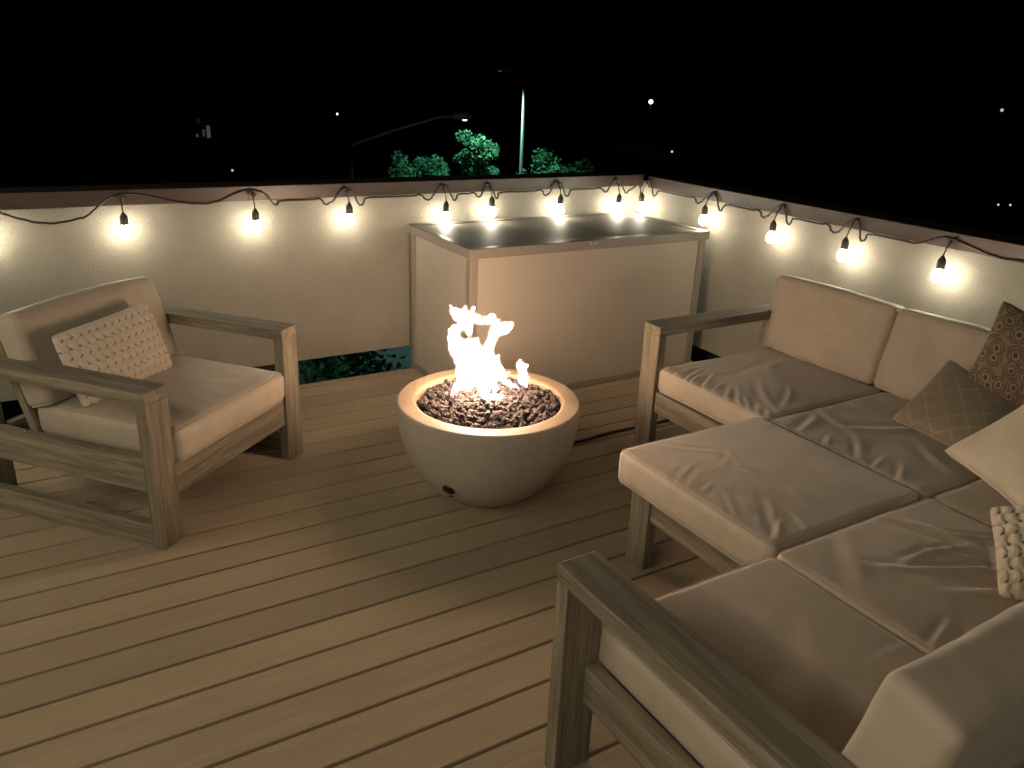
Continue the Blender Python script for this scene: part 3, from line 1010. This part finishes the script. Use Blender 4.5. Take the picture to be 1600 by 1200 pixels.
# lava rocks
mb = MB()
base = bmesh.new()
bmesh.ops.create_icosphere(base, subdivisions=2, radius=1)
bv = [v.co.copy() for v in base.verts]
bfc = [[v.index for v in f.verts] for f in base.faces]
base.free()
for layer, cnt, zr in ((0, 360, 0.385), (1, 620, 0.399)):
    for i in range(cnt):
        rr = 0.29 * math.sqrt(rnd.random())
        th = rnd.uniform(0, 6.283)
        s_ = rnd.uniform(0.009, 0.0155)
        c = Vector((FC[0] + rr * math.cos(th), FC[1] + rr * math.sin(th), zr + rnd.uniform(-0.007, 0.010) + 0.010 * (1 - (rr / 0.3) ** 2)))
        sc_ = Vector((rnd.uniform(0.75, 1.2), rnd.uniform(0.75, 1.2), rnd.uniform(0.65, 1.0)))
        rt = Matrix.Rotation(rnd.uniform(0, 6.28), 3, 'Z') @ Matrix.Rotation(rnd.uniform(0, 6.28), 3, 'X')
        sd = rnd.uniform(0, 100)
        vs = []
        for v in bv:
            k = 1 + 0.45 * noise.noise(v * 1.6 + Vector((sd, 0, 0))) + 0.18 * noise.noise(v * 4 + Vector((sd, 3, 0)))
            w = rt @ Vector((v.x * sc_.x, v.y * sc_.y, v.z * sc_.z))
            vs.append(c + w * s_ * k)
        mb.add(vs, bfc, None, rnd.random(), False)
mb.build("lava_rock", M['rock'], None, "bed of small reddish grey lava rocks filling the fire bowl", "lava rock", None, "stuff")

# ------------------------------------------------------------------ flame
# strokes in the plane facing the photographer, with real depth: (zoom px x, y, radius px)
ST = [
 [(330, 905, 26), (345, 800, 48), (390, 700, 85), (335, 600, 62), (285, 480, 66), (275, 380, 62), (270, 310, 48), (225, 300, 20)],
 [(560, 900, 44), (530, 780, 100), (540, 660, 125), (480, 560, 115), (420, 470, 70), (490, 410, 24)],
 [(285, 310, 50), (350, 240, 30), (370, 165, 52), (290, 130, 52), (240, 90, 20)],
 [(370, 130, 50), (450, 150, 48), (540, 190, 34), (620, 190, 34), (670, 155, 18)],
 [(400, 150, 50), (410, 240, 42), (420, 330, 20)],
 [(600, 620, 80), (630, 500, 50), (665, 380, 46), (700, 300, 52), (780, 270, 60), (835, 235, 30)],
 [(690, 300, 40), (695, 220, 22), (715, 185, 10)],
 [(680, 640, 70), (730, 720, 58), (790, 760, 30), (850, 742, 12)],
 [(750, 790, 34), (820, 860, 16), (885, 905, 7)],
 [(320, 880, 30), (270, 960, 12), (250, 1012, 6)],
 [(470, 860, 40), (440, 930, 8)],
 [(545, 900, 44), (590, 960, 20), (640, 1000, 16), (690, 1022, 30), (750, 1032, 34)],
 [(700, 640, 60), (640, 820, 44), (640, 900, 26)],
 [(235, 330, 26), (215, 288, 8)], [(320, 300, 20), (350, 268, 10)], [(250, 100, 16), (218, 68, 5)], [(370, 110, 26), (375, 66, 6)],
 [(450, 120, 22), (458, 82, 6)], [(655, 170, 12), (684, 132, 5)], [(830, 230, 22), (866, 200, 7)], [(500, 430, 20), (512, 382, 6)],
 [(400, 440, 30), (398, 392, 8)], [(560, 520, 22), (548, 470, 6)], [(700, 600, 26), (725, 560, 7)], [(300, 640, 30), (268, 600, 7)],
 [(690, 900, 18), (660, 860, 14)], [(720, 830, 26), (700, 870, 10)],
]
ST2 = [[(962, 602, 5), (966, 640, 20), (985, 680, 40), (1000, 715, 30), (1000, 770, 44), (1012, 815, 46), (1030, 870, 16), (1042, 905, 5)], [(1005, 700, 22), (1048, 672, 5)], [(1030, 780, 26), (1070, 800, 7)]]
nrm2 = (Vector((FC[0], FC[1], 0)) - Vector((-3.552, -4.2616, 0))).normalized()
rgt = Vector((nrm2.y, -nrm2.x, 0))
def fpos(zx, zy, d):
    r = (zx / 6.667 + 670 - 767.5) * 0.00257
    z = 0.800 - (zy / 6.667 + 470 - 482) * 0.00266
    return Vector((0, 0, max(z, 0.415))) + rgt * r + nrm2 * d
def flame_mesh(name, strokes, m, parent, seed, vox=0.0042, dz=0.02, scl=1.0, add=0.0):
    mb_ = bmesh.new()
    fr = random.Random(seed)
    for st in strokes:
        d0 = fr.uniform(-dz, dz)
        d1 = fr.uniform(-dz, dz)
        for a in range(len(st) - 1):
            steps = 7
            for q in range(steps + (1 if a == len(st) - 2 else 0)):
                s_ = q / steps
                x = st[a][0] + (st[a + 1][0] - st[a][0]) * s_
                y = st[a][1] + (st[a + 1][1] - st[a][1]) * s_
                r = (st[a][2] + (st[a + 1][2] - st[a][2]) * s_) / 6.667 * 0.00262 * scl
                g = (a + s_) / (len(st) - 1)
                p = fpos(x, y, d0 + (d1 - d0) * g + 0.02 * noise.noise(Vector((x * 0.01, y * 0.01, seed))))
                r = max(r, 0.0035) + add
                bmesh.ops.create_icosphere(mb_, subdivisions=2, radius=r, matrix=Matrix.Translation(p) @ Matrix.Diagonal((1, 1, 1.0, 1)))
    me = bpy.data.meshes.new(name + "_src")
    mb_.to_mesh(me)
    mb_.free()
    tmp = bpy.data.objects.new("tmp_flame", me)
    COL.objects.link(tmp)
    md = tmp.modifiers.new("r", 'REMESH')
    md.mode = 'VOXEL'
    md.voxel_size = vox
    sm = tmp.modifiers.new("s", 'SMOOTH')
    sm.iterations = 2
    bpy.context.view_layer.update()
    dg = bpy.context.evaluated_depsgraph_get()
    ev = tmp.evaluated_get(dg)
    em = bpy.data.meshes.new_from_object(ev)
    bpy.data.objects.remove(tmp)
    bpy.data.meshes.remove(me)
    em.name = name
    for v in em.vertices:
        c = v.co
        k = noise.noise(Vector((c.x * 38, c.y * 38, c.z * 22))) * 0.010 + noise.noise(Vector((c.x * 95, c.y * 95, c.z * 50))) * 0.0065 + noise.noise(Vector((c.x * 220, c.y * 220, c.z * 140))) * 0.002
        v.co = c + v.normal * k
    em.materials.clear()
    em.materials.append(m)
    o = bpy.data.objects.new(name, em)
    COL.objects.link(o)
    o.parent = parent
    for p_ in em.polygons:
        p_.use_smooth = True
    return o
fl = empty("flame", (FC[0], FC[1], 0), 0, "bright white gas flame dancing above the lava rocks in the fire bowl", "flame")
flame_mesh("flame_tongue", ST, M['flame'], fl, 3)
flame_mesh("flame_tongue", ST2, M['flame'], fl, 5)
flame_mesh('outer_flame', ST, M['outerflame'], fl, 3, 0.006, 0.02, 1.0, 0.007)
flame_mesh('outer_flame', ST2, M['outerflame'], fl, 5, 0.006, 0.02, 1.0, 0.006)
SBH = -26
SB = [
 [(250, 1010, 8), (300, 950, 26), (370, 930, 34), (420, 940, 22), (480, 890, 18), (520, 880, 10)],
 [(560, 900, 20), (590, 980, 38), (640, 1040, 30), (700, 1080, 26), (770, 1090, 22), (800, 1100, 10)],
 [(660, 850, 26), (700, 900, 34), (730, 940, 26), (700, 980, 12)],
 [(850, 880, 10), (900, 905, 18), (950, 900, 16)],
]
SB = [[(x_, y_ + SBH, r_2 * 1.25) for x_, y_, r_2 in st_] for st_ in SB]
flame_mesh("blue_flame", SB, M['blueflame'], fl, 9, 0.005, 0.03)

# ------------------------------------------------------------------ gas hose on the deck
mb = MB()
pts = [(-1.80 + 0.04 * i, -1.392 + 0.006 * math.sin(i * 0.5) + 0.0006 * i, 0.0085) for i in range(40)]
mb.tube(pts, 0.008, 8)
mb.build("hose", M['black'], None, "black hose lying along a deck board from behind the fire bowl to beneath the sofa", "hose")

# ------------------------------------------------------------------ string lights
def cord_loop(b, sg, r_, lw):
    """one drape of cord over the hook at b: in along the cap edge, over, down into a small hanging loop and back"""
    j = lambda a, k=0.006: a + r_.uniform(-k, k)
    dp = r_.uniform(0.0, 0.016)
    L = [(-0.135, 0.010, 1.022), (-0.105, 0.014, j(1.000 - dp * 0.6)), (-0.080, 0.014, j(1.006)), (-0.055, 0.012, j(1.036)), (-0.028, 0.012, j(1.066)),
         (0.0, 0.013, j(1.080)), (0.030, 0.014, j(1.073)), (0.055, 0.014, j(1.045)), (0.068, 0.014, j(1.018)), (0.085, 0.014, j(0.998 - dp)),
         (0.108, 0.014, j(0.994 - dp)), (0.126, 0.012, j(1.008)), (0.136, 0.008, 1.024)]
    k1, k2 = r_.uniform(0.7, 1.05), r_.uniform(0.6, 1.0)
    return [(b + sg * a * lw * (k1 if a < 0 else k2), o, z) for a, o, z in L]

def string_light(name, to_world, bulbs, keys, label, bulb_m=None, bs=1.0):
    """to_world(s, off, z): s runs along the wall, off away from it"""
    root = empty(name, to_world(bulbs[0], 0.0, 1.06), 0, label, "string lights", "string lights along the parapets")
    R = Vector(root.location)
    r_ = random.Random(len(bulbs))
    dk = [keys[0]]
    fwd = 1 if keys[-1][0] > keys[0][0] else -1
    for k_ in keys[1:]:
        a = dk[-1]
        if (k_[0] - a[0]) * fwd < 0.004:
            continue
        m_ = int(abs(k_[0] - a[0]) / 0.045)
        for q in range(1, m_ + 1):
            t_ = q / (m_ + 1)
            dk.append(tuple(a[w] + (k_[w] - a[w]) * t_ for w in range(3)))
        dk.append(k_)
    P_ = [to_world(*k_) - R for k_ in dk]
    pts = []
    for i in range(len(P_) - 1):
        p0, p1, p2, p3 = P_[max(i - 1, 0)], P_[i], P_[i + 1], P_[min(i + 2, len(P_) - 1)]
        for q in range(6):
            t = q / 6
            pts.append(0.5 * ((2 * p1) + (p2 - p0) * t + (2 * p0 - 5 * p1 + 4 * p2 - p3) * t * t + (3 * p1 - 3 * p2 + p0 - p3) * t ** 3))
    pts.append(P_[-1])
    for _ in range(5):
        pts = [pts[0]] + [pts[q] * 0.5 + (pts[q - 1] + pts[q + 1]) * 0.25 for q in range(1, len(pts) - 1)] + [pts[-1]]
    mb = MB()
    mb.tube(pts, 0.0052, 7)
    mb.build("cord", M['black'], root)
    for i, b in enumerate(bulbs):
        tl = r_.uniform(-0.05, 0.05)
        c = to_world(b, 0.058, 0) - Vector((R.x, R.y, 0)) - Vector((0, 0, R.z))
        top = to_world(b, 0.016, 1.07) - R
        sz = 1.0 + r_.uniform(-0.012, 0.006)
        # hook + cable tie over the cord
        mb = MB()
        a0 = to_world(b - 0.012, 0.006, 1.085) - R
        a1 = to_world(b + 0.014, 0.016, 1.050) - R
        mb.tube([a0, (a0 + a1) / 2 + Vector((0, 0, 0.006)), a1], 0.007, 6)
        e0 = to_world(b - 0.026, 0.014, 1.070) - R
        e1 = to_world(b + 0.022, 0.018, 1.062) - R
        mb.tube([e0, (e0 + e1) / 2 + Vector((0, 0, 0.012)), e1], 0.0055, 6)
        mb.build("hook", M['black'], root)
        mb = MB()
        cc = Vector((c.x, c.y, c.z))
        mb.tube([top, top.lerp(cc + Vector((0, 0, sz + 0.02)), 0.6), cc + Vector((0, 0, sz + 0.002))], 0.0035, 6)
        mb.lathe([(0.0001, sz + 0.004), (0.006, sz + 0.004), (0.010, sz - 0.004), (0.0165, sz - 0.014), (0.0185, sz - 0.024), (0.0185, sz - 0.052), (0.0175, sz - 0.055), (0.0001, sz - 0.055)], 20, cc)
        so = mb.build("socket", M['socket'], root)
        mb = MB()
        mb.lathe([(r_b * bs, sz - 0.055 - d_b * bs) for r_b, d_b in ((0.0001, 0.0002), (0.011, 0.001), (0.014, 0.007), (0.0215, 0.020), (0.0225, 0.030), (0.0185, 0.043), (0.009, 0.051), (0.0001, 0.053))], 12, cc)
        bb = mb.build("bulb", bulb_m or M['bulb'], so)
    return root

WA = lambda s, off, z: Vector((s, -0.026 - off + 0.0, z))
WB = lambda s, off, z: Vector((-0.026 - off + 0.0, s, z))
def auto_path(bulbs, sg, r_):
    k = []
    for i, b in enumerate(bulbs):
        gap = min([abs(b - o) for o in bulbs if o != b])
        k += cord_loop(b, sg, r_, min(1.0, gap / 0.36))
        k.append((k[-1][0] + sg * 0.02, 0.007, 1.023))
    return k
cr = random.Random(4)
A1, A2, A3 = [-5.6, -5.0, -4.35, -3.75], [-3.18, -2.57], [-2.072, -1.492, -1.190, -0.70, -0.24]
kA = [(-6.1, 0.007, 1.023)] + auto_path(A1, 1, cr)
kA = kA[:-5] + [(-3.669, 0.010, 1.024), (-3.60, 0.012, 0.988), (-3.52, 0.012, 0.966), (-3.454, 0.012, 0.963), (-3.38, 0.012, 0.975), (-3.318, 0.012, 0.995), (-3.275, 0.012, 1.030),
       (-3.242, 0.012, 1.060), (-3.20, 0.013, 1.082), (-3.15, 0.013, 1.086), (-3.10, 0.012, 1.080), (-3.033, 0.010, 1.067), (-2.96, 0.008, 1.046), (-2.906, 0.007, 1.034), (-2.84, 0.006, 1.025),
       (-2.771, 0.006, 1.024), (-2.71, 0.008, 1.040), (-2.66, 0.012, 1.064), (-2.60, 0.013, 1.083), (-2.547, 0.013, 1.082), (-2.50, 0.014, 1.060), (-2.475, 0.014, 1.030), (-2.462, 0.014, 1.008), (-2.447, 0.013, 1.003), (-2.435, 0.012, 1.014), (-2.43, 0.008, 1.024), (-2.40, 0.006, 1.024), (-2.25, 0.006, 1.023)]
kA += auto_path(A3, 1, cr)[:-2] + [(-0.07, 0.010, 1.03)]
string_light("string_light", WA, A1 + A2 + A3, kA, "string of lit bulbs on the parapet behind the armchair and storage box", None, 1.25)
B1, B2 = [-0.122, -0.712, -1.244, -1.712], [-2.85, -3.4, -4.0, -4.6]
kB = [(-0.03, 0.008, 1.024)] + auto_path(B1, -1, cr)[3:]
kB += [(-2.06, 0.007, 1.024), (-2.093, 0.010, 1.037), (-2.14, 0.012, 1.062), (-2.18, 0.013, 1.076), (-2.22, 0.013, 1.078), (-2.255, 0.012, 1.069), (-2.33, 0.011, 1.052), (-2.405, 0.010, 1.036), (-2.47, 0.010, 1.034), (-2.538, 0.010, 1.040), (-2.62, 0.008, 1.026)]
kB += auto_path(B2, -1, cr)
string_light("string_light", WB, B1 + [-2.222] + B2, kB, "string of lit bulbs on the parapet running behind the sofa", None, 1.25)
P0, P1 = Vector((-6.2, -0.3, 0)), Vector((-4.7, -6.6, 0))
LN = (P1 - P0).length
DR = (P1 - P0).normalized()
def WC(s_, off, z):
    sag = 0.35 * (1 - (2 * s_ / LN - 1) ** 2)
    return P0 + DR * s_ + Vector((0, 0, z + 1.75 - sag if z > 0.5 else z + 1.75 - sag))
C1 = [0.4 + 0.5 * i for i in range(13)]
kC = [(LN * i / 40, 0, 1.05) for i in range(41)]
string_light("string_light", WC, C1, kC, "unseen overhead string of large globe bulbs added as fill light for the deck", M['fill_bulb'], 1.8)  # out-of-view bulbs added to brighten the foreground deck and chair
mb = MB()
mb.box((-0.05, -0.05, 0), (0.05, 0.05, 2.9), 0.005)
pz = mb.build("fill_string_post", M['teak'], None, "slim unseen wooden post added to hold up the overhead fill bulbs", "post")  # unseen post added only to carry the fill bulbs
pz.location = (-4.68, -6.66, 0)

# ------------------------------------------------------------------ beyond the deck
def spot(name, loc, target, energy, col, size, parent=None, blend=0.5, radius=0.12):
    d = bpy.data.lights.new(name, 'SPOT')
    d.energy = energy
    d.color = col
    d.spot_size = size
    d.spot_blend = blend
    d.shadow_soft_size = radius
    o = bpy.data.objects.new(name, d)
    COL.objects.link(o)
    o.location = loc
    o.rotation_euler = (Vector(target) - Vector(loc)).to_track_quat('-Z', 'Y').to_euler()
    return o

def street_lamp(base, arm_pts, head, label, energy, target, lens=6.0, lc=(0.75, 0.95, 1.0), am="pole", cone=165):
    root = empty("street_lamp", (base[0], base[1], -8), 0, label, "street lamp", "street lamps beyond the parapet")
    o = Vector((base[0], base[1], -8))
    mb = MB()
    mb.tube([Vector((0, 0, 0)), Vector((0, 0, base[2] + 8))], [0.085, 0.05], 12)
    mb.build("pole", M['pole'], root)
    mb = MB()
    mb.tube([Vector(p) - o for p in arm_pts], 0.04, 8)
    mb.build("arm", M[am], root)
    mb = MB()
    h = Vector(head) - o
    a = (Vector(arm_pts[-1]) - Vector(arm_pts[-2])).normalized()
    a.z = 0
    a.normalize()
    mb.tube([h - a * 0.3, h - a * 0.2, h + a * 0.1, h + a * 0.35], [0.05, 0.10, 0.13, 0.04], 12)
    hd = mb.build("lamp_head", M[am], root)
    mb = MB()
    mb.lathe([(0.0001, -0.13), (0.05, -0.125), (0.09, -0.10)], 12, h + a * 0.08)
    mb.build("lens", emis("lamp_lens", lc, lens), hd)
    s = spot("lamp_light", Vector(head) + Vector((0, 0, -0.25)), target, energy, (0.42, 1.0, 0.82), math.radians(cone), None, 1.0)
    return root
# E-LAMPS
street_lamp((12.09, 21.34, 1.75), [(12.09, 21.34, 1.70), (11.75, 21.55, 1.92), (11.41, 21.74, 1.98)], (11.41, 21.74, 1.98),
            "tall pale street lamp post rising behind the parapet between the lit trees", 1700, (11.3, 22.9, -4), 0.10, (0.1, 0.25, 1.0), "iron", 128)
street_lamp((5.22, 20.21, -0.40), [(5.22, 20.21, -0.46), (6.5, 19.65, 0.05), (7.8, 19.13, 0.47), (8.36, 18.85, 0.47)], (8.36, 18.85, 0.50),
            "street lamp with a long sloping arm, farther left beyond the parapet", 90, (8.9, 19.6, -5), 3.0, am="lamp_arm")

def tree(base, top_z, crown_r, crown_h, seed, label, nleaf=5200, cat="tree", clumps=34, lean_v=(0, 0)):
    r_ = random.Random(seed)
    root = empty("tree", (base[0], base[1], -8), 0, label, cat, "trees beyond the parapet")
    H = top_z + 8
    cz = H - crown_h * 0.55
    mb = MB()
    th = H - crown_h * 0.8
    mb.tube([(0, 0, 0), (0.05, 0.03, th * 0.5), (0.0, 0.1, th), (lean_v[0] * 0.5, lean_v[1] * 0.5, cz + crown_h * 0.2)], [0.22, 0.17, 0.13, 0.04], 9)
    cl = []
    for i in range(clumps):
        while True:
            v = Vector((r_.uniform(-1, 1), r_.uniform(-1, 1), r_.uniform(-1, 1)))
            if 0.2 < v.length < 0.82:
                break
        c = Vector((v.x * crown_r + lean_v[0], v.y * crown_r + lean_v[1], cz + v.z * crown_h * 0.5))
        cl.append((c, r_.uniform(0.18, 0.42) * crown_r * 0.8, r_.uniform(0, 0.6)))
        if i % 3 == 0:
            s0 = Vector((0, 0.1, th * r_.uniform(0.8, 1.05)))
            mb.tube([s0, s0.lerp(c, 0.5) + Vector((0, 0, 0.2)), c], [0.07, 0.04, 0.015], 6)
    mb.build("trunk", M['bark'], root)
    mb = MB()
    for i in range(nleaf):
        c, rr, tone = cl[r_.randrange(len(cl))]
        d = Vector((r_.gauss(0, 1), r_.gauss(0, 1), r_.gauss(0, 1))).normalized() * rr * r_.random() ** 0.4
        p = c + d
        s = r_.uniform(0.04, 0.12)
        a = Vector((r_.gauss(0, 1), r_.gauss(0, 1), r_.gauss(0, 0.6))).normalized()
        b_ = a.cross(Vector((r_.gauss(0, 1), r_.gauss(0, 1), r_.gauss(0, 1)))).normalized() * 0.45
        mb.add([p - a * s, p + b_ * s, p + a * s, p - b_ * s], [(0, 1, 2, 3)], None, tone + 0.4 * r_.random())
    mb.build("crown", M['leaf'], root)
    return root
tree((11.15, 22.9), 0.40, 1.05, 2.6, 1, "brightly lit green tree just left of the tall lamp post", 3400, clumps=22)
tree((14.6, 23.4), -0.75, 1.9, 2.6, 2, "softly lit bushy tree just right of the tall lamp post", 5200)
tree((9.0, 23.6), -0.45, 1.5, 3.0, 3, "dim green tree beneath the end of the sloping lamp arm", 4200)
tree((3.3, 17.2), -0.85, 1.9, 2.0, 4, "dark rounded green tree rising at the foot of the sloping lamp arm", 4600)
tree((0.9, 10.6), -2.0, 1.7, 3.4, 5, "dark leafy tree close below the gap under the parapet, left of the storage box", 3600, clumps=26)
tree((-2.5, 12.5), -2.5, 1.8, 3.6, 6, "dark tree below the parapet behind the armchair", 3200)

def porch(loc, r, s, label, col=(1, 0.93, 0.8), name="distant_lamp"):
    root = empty(name, (loc[0], loc[1], -8), 0, label, "lamp", "distant lamps in the dark")
    z = loc[2] + 8
    mb = MB()
    mb.tube([(0, 0, 0), (0, 0, z - r)], 0.06, 6)
    mb.build("post", M['iron'], root)
    mb = MB()
    mb.lathe([(0.0001, z - r), (r * 0.7, z - r * 0.7), (r, z), (r * 0.7, z + r * 0.7), (0.0001, z + r)], 10)
    mb.build("globe", emis("far_glow", col, s), root)
gl = empty("leaf_fill_lamp", (-0.9, 8.2, -8), 0, "hidden lamp added to light the leaves below the gap under the parapet", "lamp")  # hidden lamp added to light the leaves seen through the gap
mb = MB()
mb.tube([(0, 0, 0), (0, 0, 4.6)], 0.04, 8)
mb.build("post", M['iron'], gl)  # post of the added leaf fill lamp
mb = MB()
mb.lathe([(0.0001, 4.62), (0.09, 4.66), (0.12, 4.75), (0.09, 4.84), (0.0001, 4.88)], 14)
mb.build("globe", emis("leaf_fill_glow", (0.35, 1.0, 0.75), 50), gl)
porch((35.37, 109.25, -3.98), 0.16, 0.8, "small faint white lamp high above the sloping lamp arm")
porch((83.15, 99.22, -0.98), 0.34, 2.5, "brightest distant white lamp, up and right of the lamp post")
porch((29.7, 33.07, -2.04), 0.065, 0.35, "faint distant lamp just above the parapet corner", (0.9, 0.9, 0.9))
porch((127.4, 68.9, -0.01), 0.25, 0.25, "faint distant lamp near the right edge of the night sky", (0.8, 0.8, 0.85))
porch((36.12, 16.98, -3.06), 0.05, 0.35, "faint lamp low over the right parapet, left of its pair", (0.7, 0.85, 0.8))
porch((36.35, 16.55, -3.02), 0.05, 0.35, "faint lamp low over the right parapet, right of its pair", (0.8, 0.85, 0.8))
porch((4.75, 34.87, -2.82), 0.06, 0.2, "faint lamp just over the left part of the parapet", (0.9, 0.9, 0.9))

# far house with dim lit windows
fh = empty("house", (7.77, 56.5, -8), math.radians(-8), "dark distant house with dimly lit windows, left above the parapet", "house")
mb = MB()
mb.box((-4, -1.5, 0), (4, 6, 6.4), 0.0)
mb.build("wall", M['housewall'], fh)
mb = MB()
mb.add([(-4.4, -2, 6.41), (4.4, -2, 6.41), (4.4, 6.4, 6.41), (-4.4, 6.4, 6.41), (-4.4, 2.2, 8.2), (4.4, 2.2, 8.2)], [(0, 1, 5, 4), (3, 4, 5, 2), (0, 4, 3), (1, 2, 5), (0, 3, 2, 1)])
mb.build("roof", M['roofing'], fh)
for x0, x1, z0, z1, e in ((-0.02, 0.22, 5.05, 5.85, 0.022), (-0.30, -0.12, 5.15, 5.6, 0.012), (-0.72, -0.55, 5.1, 5.3, 0.016), (-0.55, -0.42, 6.0, 6.3, 0.004)):
    mb = MB()
    mb.box((x0, -1.56, z0), (x1, -1.50, z1), 0.0)
    mb.build("window", emis("window_glow", (1, 0.93, 0.75), e), fh)
